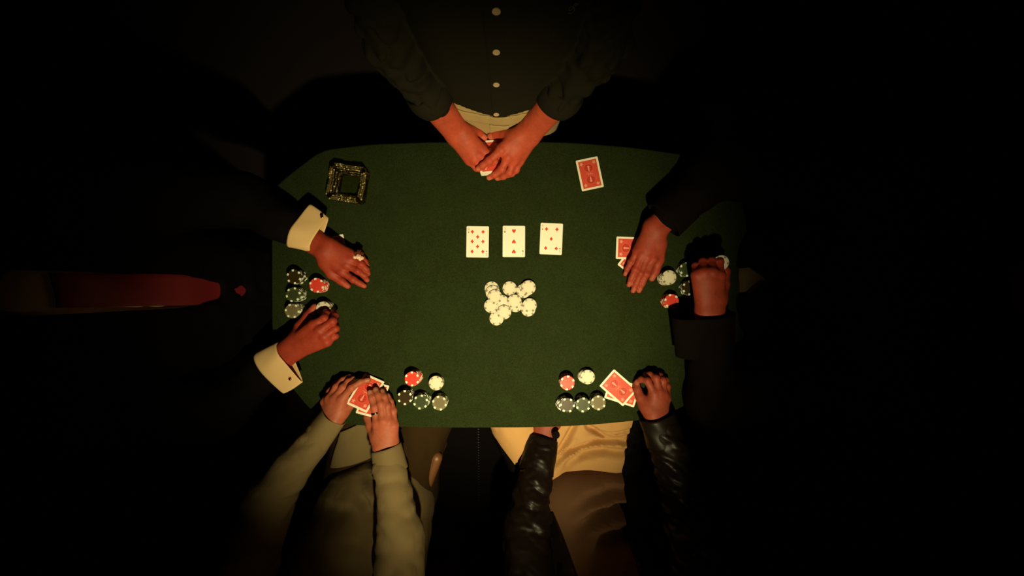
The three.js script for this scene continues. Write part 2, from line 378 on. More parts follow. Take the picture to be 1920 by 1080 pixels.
const spotWhite = plastic([0.75, 0.78, 0.68]), spotGrey = plastic([0.2, 0.19, 0.14]);
const KINDS = {
  red: { rim: plastic([0.62, 0.055, 0.035]), inlay: plastic([0.6, 0.045, 0.03]), spots: spotWhite },
  white: { rim: plastic([0.58, 0.53, 0.42]), inlay: plastic([0.66, 0.6, 0.48]), spots: spotGrey },
  black: { rim: plastic([0.03, 0.02, 0.005]), inlay: plastic([0.028, 0.018, 0.004]), spots: spotWhite },
  green: { rim: plastic([0.045, 0.062, 0.02]), inlay: plastic([0.035, 0.045, 0.018]), spots: spotWhite },
  grey: { rim: plastic([0.17, 0.14, 0.075]), inlay: plastic([0.14, 0.115, 0.06]), spots: spotWhite },
};
const ORDINAL = ['', 'second', 'third', 'fourth', 'fifth', 'sixth', 'seventh', 'eighth'];
const protos = {};
for (const [k, m] of Object.entries(KINDS)) {
  const g = new THREE.Group();
  mesh('rim', rimGeo, m.rim, g); mesh('inlay', inlayGeo, m.inlay, g); mesh('edge_spots', k === 'white' ? slimSpots : wideSpots, m.spots, g);
  protos[k] = g;
}
function chip(kind, pos, label, group) {
  const c = protos[kind].clone(); c.name = numbered('poker_chip');
  c.position.copy(pos); c.rotation.y = rnd() * 6.28;
  scene.add(c);
  return tag(c, label, 'poker chip', group);
}
// px, py: where the top of the stack is seen; slide: pixels by which its foot lies off the top besides perspective
function stack(kind, px, py, n, where, slide = [0, 0]) {
  const top = W(px, py, n * 3.45 + 0.3), foot = top.clone().add(V(slide[0] * 0.0015, 0, slide[1] * 0.0015));
  for (let i = 0; i < n; i++) {
    const u = n > 1 ? i / (n - 1) : 1, p = foot.clone().lerp(top, u * u);
    p.x += (rnd() - 0.5) * 0.0007 * (i < n - 1); p.z += (rnd() - 0.5) * 0.0007 * (i < n - 1); p.y = TABLE + 0.0003 + i * 0.00345;
    const group = kind + ' stack ' + where;
    if (i === n - 1) chip(kind, p, 'topmost ' + kind + ' chip of the stack ' + where, group);
    else chip(kind, p, (i ? ORDINAL[i] + ' ' + kind + ' chip up' : 'lowest ' + kind + ' chip') + ' in the stack ' + where, group);
  }
}
stack('black', 551, 519, 8, "by the left table end");
stack('green', 549.6, 552.5, 8, "between black and grey at the left end", [1, 0]);
stack('grey', 547.8, 583, 8, "by the thumb of the lower cuffed hand", [2, 0]);
stack('red', 593.5, 535, 8, "between the two white-cuffed hands");
stack('white', 606, 579, 8, "pinched by the lower white-cuffed hand");
stack('red', 772.5, 710.5, 8, "right of the two held cards", [2, 0]);
stack('white', 817.4, 718.5, 5, "right of the red one, near left side");
stack('black', 759, 745.5, 8, "next to the hand with the dark ring");
stack('green', 788.7, 754, 8, "mid row beside the dark-ringed hand", [2, -1]);
stack('grey', 824, 756, 8, "ending the row by the dark-ringed hand");
stack('red', 1063.9, 718, 8, "left of a white one, near right", [0, -1]);
stack('white', 1101.9, 707.2, 5, "left of the two fanned face-down cards", [-3, 0]);
stack('black', 1063.9, 760, 8, "leaning at the table's near right edge", [-6, 1]);
stack('green', 1093.5, 759.3, 8, "beside the leaning black one");
stack('grey', 1122, 755.5, 8, "touching the two fanned face-down cards");
stack('white', 1254.8, 520.2, 7, "alone right of the flat hand", [-2, 1]);
stack('red', 1259.5, 565, 7, "half shaded by the right dark sleeve");
stack('green', 1288, 505, 6, "in the dark left of the raised hand");
stack('black', 1293, 540, 6, "in the dark at the raised hand's wrist");
const pot = [[922, 541, 0, 'under two others at the far left of the pot'], [924, 548.5, 1, 'sandwiched second in the leaning trio of the pot'], [928, 556.5, 2, 'topmost of the leaning trio in the pot'], [955.5, 540.7, 0, 'lying by itself at the far edge of the pot'],
  [981.5, 545.5, 0, 'lowest of the far right pile in the pot'], [988, 541, 1, 'middle of the far right pile in the pot'], [991, 539, 2, 'topmost of the far right pile in the pot'], [921, 573.5, 1, 'overlapping the half-hidden chip at the left edge of the pot'], [941, 566.5, 0, 'half hidden in the middle of the pot'],
  [966.5, 572, 0, 'under another right of the middle of the pot'], [964.5, 565.5, 1, 'on top right of the middle of the pot'], [990.5, 580, 0, 'under another at the near right of the pot'], [993, 572.5, 1, 'on top at the near right of the pot'], [945, 585.5, 1, 'on top at the near side of the pot'], [931, 597, 0, 'nearest the camera edge of the pot, lowest in the photo']];
for (const [x, y, l, where] of pot) chip('white', W(x, y, l * 3.45 + 3.5).add(V(0, -0.0033, 0)), 'white chip ' + where, 'white chips in the pot');

// ------------------------------------------------------------------ glass ashtray
{
  const t = thing('ashtray', 'square cut-glass ashtray with a ribbed rim on the far left of the felt', 'ashtray', W(658, 349, 0.3));
  t.rotation.y = -9 * deg;
  const glass = mat([1, 0.95, 0.72], 0.06, { transmission: 1, thickness: 0.02, ior: 1.52, attenuationColor: lin(0.8, 0.68, 0.3), attenuationDistance: 0.03 });
  const facet = mat([1, 0.86, 0.42], 0.1, { transmission: 0.93, thickness: 0.004, ior: 1.6, flatShading: true, specularIntensity: 1 });
  const ring = (h, y, cut) => { const r = []; for (let i = 0; i < 4; i++) { const a = i * Math.PI / 2, c = Math.cos(a), s = Math.sin(a); for (const [x, z] of [[h, -h + cut], [h, -h / 3], [h, h / 3], [h, h - cut]]) r.push(V(x * c - z * s, y, x * s + z * c)); } return r; };
  const prof = [[0.042, 0, 0.008], [0.050, 0.003, 0.01], [0.0515, 0.02, 0.011], [0.0505, 0.0275, 0.011], [0.0475, 0.029, 0.01], [0.040, 0.0285, 0.008], [0.034, 0.022, 0.006], [0.028, 0.008, 0.004], [0.0262, 0.004, 0.003], [0.0262, 0.0005, 0.003]];
  const pos = [], idx = [], n = 16;
  prof.forEach(([h, y, c], k) => ring(h, y, c).forEach((p, j) => { const notch = (j % 4 === 1 || j % 4 === 2) && k > 1 && k < 7 ? 0.004 : 0; pos.push(p.x, p.y - notch, p.z); }));
  for (let k = 0; k < prof.length - 1; k++) for (let j = 0; j < n; j++) { const a = k * n + j, b = k * n + (j + 1) % n; idx.push(a, a + n, b, b, a + n, b + n); }
  { const k = prof.length - 1; for (let j = 0; j < n; j++) { const a = k * n + j, b = k * n + (j + 1) % n, c = j, d = (j + 1) % n; idx.push(a, c, b, b, c, d); } }
  const g = new THREE.BufferGeometry(); g.setAttribute('position', new THREE.Float32BufferAttribute(pos, 3)); g.setIndex(idx);
  const flat = g.toNonIndexed(); flat.computeVertexNormals();
  mesh('glass_body', flat, glass, t);
  mesh('glass_floor', box(0.052, 0.003, 0.052, 0, 0.002, 0, 0.0008), mat([0.96, 0.95, 0.86], 0.04, { transmission: 1, thickness: 0, ior: 1.5 }), t);
  // cut facets along the four sides: little four-sided studs in rows
  const bright = mat([0.95, 0.8, 0.36], 0.12, { transmission: 0.45, thickness: 0.003, ior: 1.6, flatShading: true, specularIntensity: 1 });
  for (let side = 0; side < 4; side++) {
    const list = [[], []];
    for (const [r, y, tilt, count, half, size] of [[0.0495, 0.0285, -0.5, 17, 0.038, 0.0034], [0.0445, 0.0292, 0, 16, 0.034, 0.0034], [0.0385, 0.0275, 0.6, 14, 0.031, 0.0034], [0.0338, 0.0205, 0.9, 12, 0.028, 0.0034], [0.0302, 0.0125, 1.1, 12, 0.025, 0.0032]])
      for (let i = 0; i < count; i++) {
        const z = -half + 2 * half * i / (count - 1);
        list[rnd() < 0.2 ? 1 : 0].push(new THREE.ConeGeometry(size * 0.8, size * 0.75, 4).rotateY(Math.PI / 4 + (rnd() - 0.5) * 0.5).rotateZ(tilt + (rnd() - 0.5) * 0.6).rotateX((rnd() - 0.5) * 0.6).translate(r, y - (Math.abs(z) < half / 3 && r > 0.03 ? 0.0035 : 0), z).rotateY(side * Math.PI / 2));
      }
    list.forEach((l, i) => tag(mesh('cut_facets', mergeGeometries(l), i ? bright : facet, t), null, null, null, 'stuff'));
  }
}

// ------------------------------------------------------------------ people: bodies
const SKIN = [0.31, 0.052, 0.025];
function skinAt(tips, knuckles, tone = [1, 1, 1]) {
  return (x, y, z, nx, ny, nz) => {
    let m = 0.95 + 0.14 * N3(x * 170, y * 170, z * 170) + 0.13 * N3(x * 45, y * 45, z * 45 + 5), r = 0;
    for (const k of knuckles) { const d = (x - k.x) ** 2 + (y - k.y) ** 2 + (z - k.z) ** 2; r += Math.exp(-d / 0.00012); }
    let c = [SKIN[0] * m * tone[0], SKIN[1] * m * tone[1] * (1 - 0.16 * Math.min(1, r)), SKIN[2] * m * tone[2] * (1 - 0.12 * Math.min(1, r))];
    for (const [a, b, up] of tips) {
      const dx = b.x - a.x, dy = b.y - a.y, dz = b.z - a.z, L = Math.hypot(dx, dy, dz), t = ((x - a.x) * dx + (y - a.y) * dy + (z - a.z) * dz) / (L * L);
      const ex = x - a.x - dx * t, ey = y - a.y - dy * t, ez = z - a.z - dz * t;
      if (t > 0.55 && t < 1.35 && Math.hypot(ex, ey, ez) < 0.013 && nx * up.x + ny * up.y + nz * up.z > 0.62) c = [SKIN[0] * 1.15 * tone[0], SKIN[1] * 1.7 * tone[1], SKIN[2] * 1.9 * tone[2]];
    }
    return c;
  };
}
const FR = [[0.0104, 0.0094, 0.0084, 0.0072], [0.0106, 0.0096, 0.0086, 0.0074], [0.0102, 0.0092, 0.0082, 0.007], [0.009, 0.008, 0.0072, 0.0062]];
// one arm from the elbow to the finger tips as a single surface; every joint is [px, py, height in mm]
function arm(s, tone) {
  const pt = (a) => (a.isVector3 ? a : W(...a)), wrist = pt(s.wrist), elbow = pt(s.elbow), F = s.fingers.map((f) => f.map(pt)), T = s.thumb.map(pt), sc = s.scale ?? 1;
  const lat = F[3][0].clone().sub(F[0][0]), ax = wrist.clone().sub(elbow).normalize();
  lat.addScaledVector(ax, -lat.dot(ax)).normalize();
  const mid = F[1][0].clone().lerp(F[2][0], 0.5), up = V(0, 0, 0).crossVectors(mid.clone().sub(wrist), lat).normalize();
  if (up.dot(pt(s.up ?? V(0, 1, 0))) < 0) up.negate();
  const palm = [], all = [];
  for (const o of [-1, 1]) palm.push(bone(elbow.clone().addScaledVector(lat, o * 0.012), wrist.clone().addScaledVector(lat, o * 0.0105), 0.029 * sc, 0.0205 * sc));
  F.forEach((f, i) => palm.push(bone(wrist.clone().addScaledVector(lat, -0.013 + i * 0.0087), f[0].clone().addScaledVector(up, -0.003), 0.0165 * sc, (i === 3 ? 0.0115 : 0.0128) * sc)));
  palm.push(bone(wrist.clone().lerp(mid, 0.35).addScaledVector(up, -0.006), wrist.clone().lerp(mid, 0.8).addScaledVector(up, -0.006), 0.0165 * sc, 0.0155 * sc));
  const thumbRoot = [bone(wrist.clone().addScaledVector(lat, -0.010), T[0], 0.0165 * sc, 0.0165 * sc), bone(T[0], T[1], 0.0165 * sc, 0.0128 * sc)];
  const fields = [], pf = capsules([...palm, ...thumbRoot], 0.013);
  F.forEach((f, i) => {
    const r = FR[i].map((x) => x * sc), list = [bone(f[0], f[1], r[0], r[1]), bone(f[1], f[2], r[1] * 0.97, r[2]), bone(f[2], f[3], r[2], r[3]), bone(f[0].clone().addScaledVector(up, 0.002), f[0].clone().addScaledVector(up, 0.0021), r[0] * 1.02), bone(f[1], f[1].clone().addScaledVector(up, 0.0005), r[1] * 1.05)];
    all.push(...list); fields.push(capsules(list, 0.004));
  });
  const tl = [bone(T[1], T[2], 0.0126 * sc, 0.0112 * sc), bone(T[2], T[3], 0.0112 * sc, 0.0088 * sc)];
  all.push(...tl, ...palm, ...thumbRoot); fields.push(capsules(tl, 0.004));
  const f = (x, y, z) => {
    const p = pf(x, y, z); let d = p;
    if (p < 0.2) for (const g of fields) d = smin(d, smin(p, g(x, y, z), 0.007), 0.0016);
    return d;
  };
  const nails = [...F.map((q) => [q[2], q[3]]), [T[2], T[3]]].map(([a, b], i) => {
    const d = b.clone().sub(a).normalize(), u = up.clone().addScaledVector(d, -up.dot(d)).normalize();
    if (i < 4) { const bend = F[i][1].clone().sub(F[i][2]).normalize().add(d).negate(); if (bend.length() > 0.35) u.add(bend.addScaledVector(d, -bend.dot(d)).normalize().multiplyScalar(0.8)).normalize(); }
    return [a, b, u];
  });
  const kn = [...F.flatMap((q) => [q[0], q[1]]), T[1], T[2]].map((k) => k.clone().addScaledVector(up, 0.008));
  return { geo: net(f, bounds(all, 0.012), 0.0024, skinAt(nails, kn, tone)), field: f, wrist, elbow, lat, up, F, T };
}
function head(C, level) {                            // looking down at the cards
  const fwd = level.clone().multiplyScalar(0.87).add(V(0, -0.49, 0)), side = V(0, 0, 0).crossVectors(V(0, 1, 0), level).normalize(), up = V(0, 0, 0).crossVectors(fwd, side).normalize(), L = (a, b, c) => C.clone().addScaledVector(side, a).addScaledVector(up, b).addScaledVector(fwd, c);
  const list = [bone(L(0, 0.03, -0.02), L(0, 0.045, 0.01), 0.082, 0.076), bone(L(0, 0, 0.0), L(0, -0.075, 0.045), 0.07, 0.04), bone(L(-0.035, -0.06, 0.0), L(-0.01, -0.09, 0.055), 0.03, 0.022), bone(L(0.035, -0.06, 0.0), L(0.01, -0.09, 0.055), 0.03, 0.022), bone(L(0, 0.005, 0.078), L(0, -0.03, 0.096), 0.01, 0.014), bone(L(-0.035, 0.022, 0.07), L(0.035, 0.022, 0.07), 0.017), bone(L(0, -0.07, -0.03), C.clone().addScaledVector(level, -0.07).add(V(0, -0.19, 0)), 0.056, 0.06), bone(L(-0.078, 0.01, -0.01), L(-0.08, -0.025, -0.005), 0.014, 0.01), bone(L(0.078, 0.01, -0.01), L(0.08, -0.025, -0.005), 0.014, 0.01), bone(L(-0.02, -0.062, 0.084), L(0.02, -0.062, 0.084), 0.008)];
  const f0 = capsules(list, 0.02), eyes = [-1, 1].map((s) => L(s * 0.032, 0.0, 0.075)), sock = capsules(eyes.map((e) => bone(e, e.clone().addScaledVector(fwd, 0.02), 0.016)), 0.001);
  const f = (x, y, z) => Math.max(f0(x, y, z), -sock(x, y, z) - 0.002);
  const cap = capsules([bone(L(0, 0.045, -0.025), L(0, 0.055, 0.0), 0.09, 0.082), bone(L(0, -0.02, -0.06), L(0, -0.06, -0.05), 0.062, 0.05)], 0.03);
  const hair = (x, y, z) => { const a = (x - C.x) * fwd.x + (y - C.y) * fwd.y + (z - C.z) * fwd.z, b = (x - C.x) * up.x + (y - C.y) * up.y + (z - C.z) * up.z; return Math.max(cap(x, y, z) + 0.004 * N3(x * 60, y * 60, z * 60), Math.min(1, (a * 0.8 - b * 0.55 - 0.0))); };
  const bb = new THREE.Box3().setFromCenterAndSize(C, V(0.42, 0.46, 0.42));
  return { geo: net(f, bb, 0.0055, skinAt([], [])), hair: net(hair, bb, 0.006), eyes, fwd };
}
const lerpV = (a, b, t) => a.clone().lerp(b, t);
// torso, neck and legs; every garment is this same skeleton, thicker
function skeleton(s) {
  const lat = s.shoulders[1].clone().sub(s.shoulders[0]).setY(0).normalize(), fwd = V(lat.z, 0, -lat.x).multiplyScalar(s.flip ? -1 : 1);
  const torso = (add) => [-1, 0, 1].map((o) => bone(s.hip.clone().addScaledVector(lat, o * (s.narrow ?? 0.068)).addScaledVector(fwd, o ? 0 : s.belly ?? 0), s.chest.clone().addScaledVector(lat, o * 0.075), (s.waist ?? 0.104) + add, 0.098 + add));
  const yoke = (add) => [bone(s.shoulders[0], s.shoulders[1], 0.056 + add), bone(s.chest, lerpV(s.shoulders[0], s.shoulders[1], 0.5), 0.09 + add, 0.07 + add)];
  const upper = (i, add) => bone(s.shoulders[i], s.elbows[i], 0.052 + add, 0.043 + add);
  const legs = (add) => [0, 1].flatMap((i) => [bone(s.hip.clone().addScaledVector(lat, (i ? 1 : -1) * 0.085), s.knees[i], 0.086 + add, 0.062 + add), bone(s.knees[i], s.feet[i], 0.058 + add, 0.042 + add)]);
  return { lat, fwd, torso, yoke, upper, legs };
}
const fold = (amp, sx, sy, sz, off = 0) => (x, y, z) => amp * (0.5 - Math.abs(N3(x * sx + off, y * sy + off, z * sz)) * 1.6);
function person(label, s) {
  const g = thing('person', label, 'person', V(0, 0, 0)), k = skeleton(s), parts = [], arms = s.arms.map((a) => arm(a, s.tone));
  const bb = [...k.torso(-0.025), ...k.yoke(-0.022), k.upper(0, -0.016), k.upper(1, -0.016), ...k.legs(-0.022)];
  parts.push(net(capsules(bb, 0.04), bounds(bb, 0.03), 0.014, skinAt([], [])));
  const h = head(s.head, k.fwd);
  parts.push(h.geo, ...arms.map((a) => a.geo));
  mesh('hair', h.hair, M.hair, g);
  for (const e of h.eyes) {
    const o = mesh('eye', new THREE.SphereGeometry(0.0125, 16, 12).translate(e.x, e.y, e.z), M.eye, g), i = e.clone().addScaledVector(h.fwd, 0.0075);
    mesh('iris', new THREE.SphereGeometry(0.0062, 14, 10).translate(i.x, i.y, i.z), M.hair, o);
    const lid = [bone(e.clone().add(V(0, 0.004, 0)), e.clone().add(V(0, 0.0041, 0)).addScaledVector(h.fwd, -0.002), 0.0135)], lf = capsules(lid, 0.001);
    parts.push(net((x, y, z) => Math.max(lf(x, y, z), e.y + 0.001 - y), bounds(lid, 0.006), 0.002, skinAt([], [])));
  }
  mesh('body', mergeGeometries(parts), M.skin, g);
  return { g, k, arms };
}
function cloth(p, name, list, kk, m, cell, shape, arms = [], armFold = () => 0) {
  const f0 = capsules(list, kk), fa = arms.map((l) => capsules(l, 0.02));
  const f = (x, y, z) => { let d = shape(x, y, z, f0(x, y, z)); for (const a of fa) { const e = a(x, y, z); d = smin(d, e < 0.05 ? e + armFold(x, y, z) : e, 0.008); } return d; };
  mesh(name, net(f, bounds([...list, ...arms.flat()], 0.03), cell), m, p.g);
  return f;
}
// folds pressed into cloth along lines drawn on the ground plan: each is [depth, width, points]
function creases(list) {
  const segs = list.flatMap(([amp, w, pts]) => pts.slice(1).map((b, i) => [pts[i].x, pts[i].z, b.x - pts[i].x, b.z - pts[i].z, amp, w, i / (pts.length - 1), 1 / (pts.length - 1)]));
  return (x, y, z) => {
    let v = 0;
    for (const [ax, az, dx, dz, depth, w, s0, ds] of segs) {
      const t = Math.min(1, Math.max(0, ((x - ax) * dx + (z - az) * dz) / (dx * dx + dz * dz))), q = Math.hypot(x - ax - dx * t, z - az - dz * t) / w, u = s0 + ds * t, amp = depth * Math.min(1, u * 2.6, (1 - u) * 2.6 + 0.1);
      if (q < 3.5) v = Math.max(v, amp * Math.exp(-q * q)) ;
      if (q < 5) v -= amp * 0.12 * Math.exp(-((q - 2) ** 2));
    }
    return v;
  };
}
function shoes(p, s, fwd) { for (const f of s.feet) { const a = V(f.x, 0.045, f.z), l = [bone(a, a.clone().addScaledVector(fwd, 0.16).setY(0.035), 0.043, 0.034)], ff = capsules(l, 0.01); mesh('shoe', net((x, y, z) => Math.max(ff(x, y, z), 0.002 - y), bounds(l, 0.02), 0.007), M.shoe, p.g); } }
const along = (a, b, t) => a.clone().lerp(b, t);
function chair(pos, turn, m, label) {
  const c = thing('dining_chair', label, 'chair', pos); c.rotation.y = turn;    // it faces -z
  mesh('seat', box(0.44, 0.035, 0.42, 0, 0.4325, 0, 0.012), m, c);
  for (const [x, z] of [[-0.19, -0.18], [0.19, -0.18]]) mesh('leg', new THREE.CylinderGeometry(0.018, 0.014, 0.415, 12).translate(x, 0.2075, z), m, c);
  for (const x of [-0.19, 0.19]) mesh('leg', box(0.034, 0.86, 0.034, x, 0.43, 0.215, 0.008), m, c);
  for (const y of [0.56, 0.68, 0.8]) mesh('back_rail', box(0.35, 0.07, 0.022, 0, y, 0.215, 0.008), m, c);
  return c;
}

// ---- the standing dealer
{
  const s = {
    hip: P(-0.03, 0.10, -0.535), chest: P(-0.03, 0.46, -0.53), shoulders: [P(-0.22, 0.62, -0.55), P(0.16, 0.62, -0.55)], elbows: [W(736, 84, 300), W(1126, 84, 300)], head: P(-0.03, 0.84, -0.53), flip: true, belly: 0.024, narrow: 0.06, tone: [1.5, 1.4, 1.4],
    knees: [P(-0.13, -0.27, -0.53), P(0.07, -0.27, -0.53)], feet: [P(-0.14, -0.67, -0.56), P(0.09, -0.67, -0.56)],
    arms: [
      { elbow: W(733, 84, 300), wrist: [858, 250, 82], thumb: [[872, 252, 82], [885, 247, 70], [897, 251, 58], [908, 258, 50]],
        fingers: [[[904, 280, 66], [922, 293, 60], [929, 303, 46], [933, 309, 32]], [[898, 290, 64], [914, 305, 54], [921, 311, 38], [926, 313, 24]], [[889, 298, 58], [903, 313, 46], [910, 317, 32], [915, 317, 18]], [[879, 301, 48], [893, 315, 36], [901, 318, 24], [907, 318, 12]]], scale: 1.04 },
      { elbow: W(1128, 84, 300), wrist: [992, 250, 92], thumb: [[966, 258, 88], [948, 254, 74], [932, 251, 60], [920, 255, 50]],
        fingers: [[[940, 281, 84], [917, 301, 76], [905, 310, 66], [896, 316, 56]], [[952, 295, 74], [941, 316, 60], [928, 327, 44], [917, 333, 30]], [[964, 301, 60], [955, 323, 44], [944, 331, 30], [932, 334, 16]], [[975, 302, 46], [968, 319, 32], [960, 326, 20], [950, 330, 10]]], scale: 1.04 }],
  };
  const p = person('standing dealer in a dark button shirt and khaki trousers, holding a deck in both hands', s), k = p.k;
  const trousers = cloth(p, 'trousers', [...k.torso(-0.004).map((b) => [b[0], b[1] - 0.05, b[2], b[3], b[0], b[1] + 0.09, b[2], b[3] - 0.004]), ...k.legs(0.012)], 0.04, M.khaki, 0.007, (x, y, z, d) => Math.max(d + fold(0.003, 20, 9, 20)(x, y, z), -(y - 0.07), y - TABLE - 0.19));
  shoes(p, s, V(0, 0, 1));
  const sleeveEnd = p.arms.map((a) => along(a.elbow, a.wrist, 0.55));
  const hemY = TABLE + 0.158;
  const sleeveFold = (x, y, z) => fold(0.014, 28, 32, 16, 3)(x + z * 0.5, y, z - x * 0.4);
  const shirt = cloth(p, 'shirt', [...k.torso(0.007), ...k.yoke(0.01)], 0.025, M.shirtGreen, 0.0045, (x, y, z, d) => {
    d += fold(0.003, 6, 8, 6)(x, y, z);
    return Math.max(d, hemY - y);
  }, [0, 1].map((i) => [k.upper(i, 0.008), bone(s.elbows[i], along(s.elbows[i], sleeveEnd[i], 0.95), 0.052, 0.045)]), sleeveFold);
  p.arms.forEach((a, i) => {
    const c0 = along(a.elbow, a.wrist, 0.42), c1 = along(a.elbow, a.wrist, 0.62);
    mesh('rolled_cuff', cuffTube(c0, c1, a.lat, (t, th) => { const r = 0.047 + 0.005 * Math.sin(Math.PI * t) - 0.003 * t + 0.0012 * Math.sin(th * 3 + i); return [Math.cos(th) * r * 1.05, Math.sin(th) * r * 0.95]; }, 0.006), M.shirtGreen, p.g);
  });
  const dir = V(0, 0, -1);
  mesh('placket', drape(shirt, (u, v) => P(-0.045 + 0.033 * v, 0.164 + 0.4 * u, -0.3), 50, 4, dir, 0.001, 0.0022), M.shirtGreen, p.g);
  const btn = new THREE.LatheGeometry([[0, 0], [0.0062, 0], [0.0066, 0.0008], [0.0066, 0.0018], [0.0058, 0.0024], [0.0048, 0.0016], [0, 0.0016]].map(([r, y]) => new THREE.Vector2(r, y)), 24).rotateX(Math.PI / 2);
  for (const py of [214, 158, 97, 20]) {
    // along the sight line of each button until the shirt is met
    const eye = V(0, TABLE + CAM, 0), d = W(930.5, py, 0).sub(eye).normalize(), q = hit(shirt, eye.clone().addScaledVector(d, 0.3), d, 0.0045, 1.2);
    mesh('button', btn.clone().translate(q.x, q.y, q.z), M.button, p.g, 'cream shirt button');
  }
  // small stitched crest high on the chest: a ring, a stem and two leaves
  {
    const eye = V(0, TABLE + CAM, 0), d = W(1071, 17, 0).sub(eye).normalize(), q = hit(shirt, eye.clone().addScaledVector(d, 0.3), d, 0.002, 1.2), th = mat([0.07, 0.062, 0.03], 0.8);
    const line = (pts) => new THREE.TubeGeometry(new THREE.CatmullRomCurve3(pts.map(([a, b]) => V(q.x + a, q.y + b, q.z))), 24, 0.0007, 6);
    mesh('crest', mergeGeometries([line([[-0.006, 0.006], [-0.009, 0], [-0.005, -0.007], [0.003, -0.007], [0.005, 0], [0, 0.005], [-0.004, 0.001], [-0.001, -0.003]]), line([[-0.001, -0.003], [0.004, 0.004], [0.01, 0.011]]), line([[0.002, 0.006], [0.005, 0.011], [0.008, 0.006]])]), th, p.g, 'stitched crest');
  }
  // waistband and fly of the trousers
  mesh('waistband', drape(trousers, (u, v) => P(-0.145 + 0.225 * u, 0.104 + 0.036 * v, -0.3), 40, 4, dir, 0.0005, 0.002), M.khaki, p.g);
  mesh('fly_flap', drape(trousers, (u, v) => P(-0.058 + 0.05 * u + 0.0 * v, 0.03 + 0.07 * v, -0.3), 8, 8, dir, 0.0005, 0.0022), M.khaki, p.g);
}

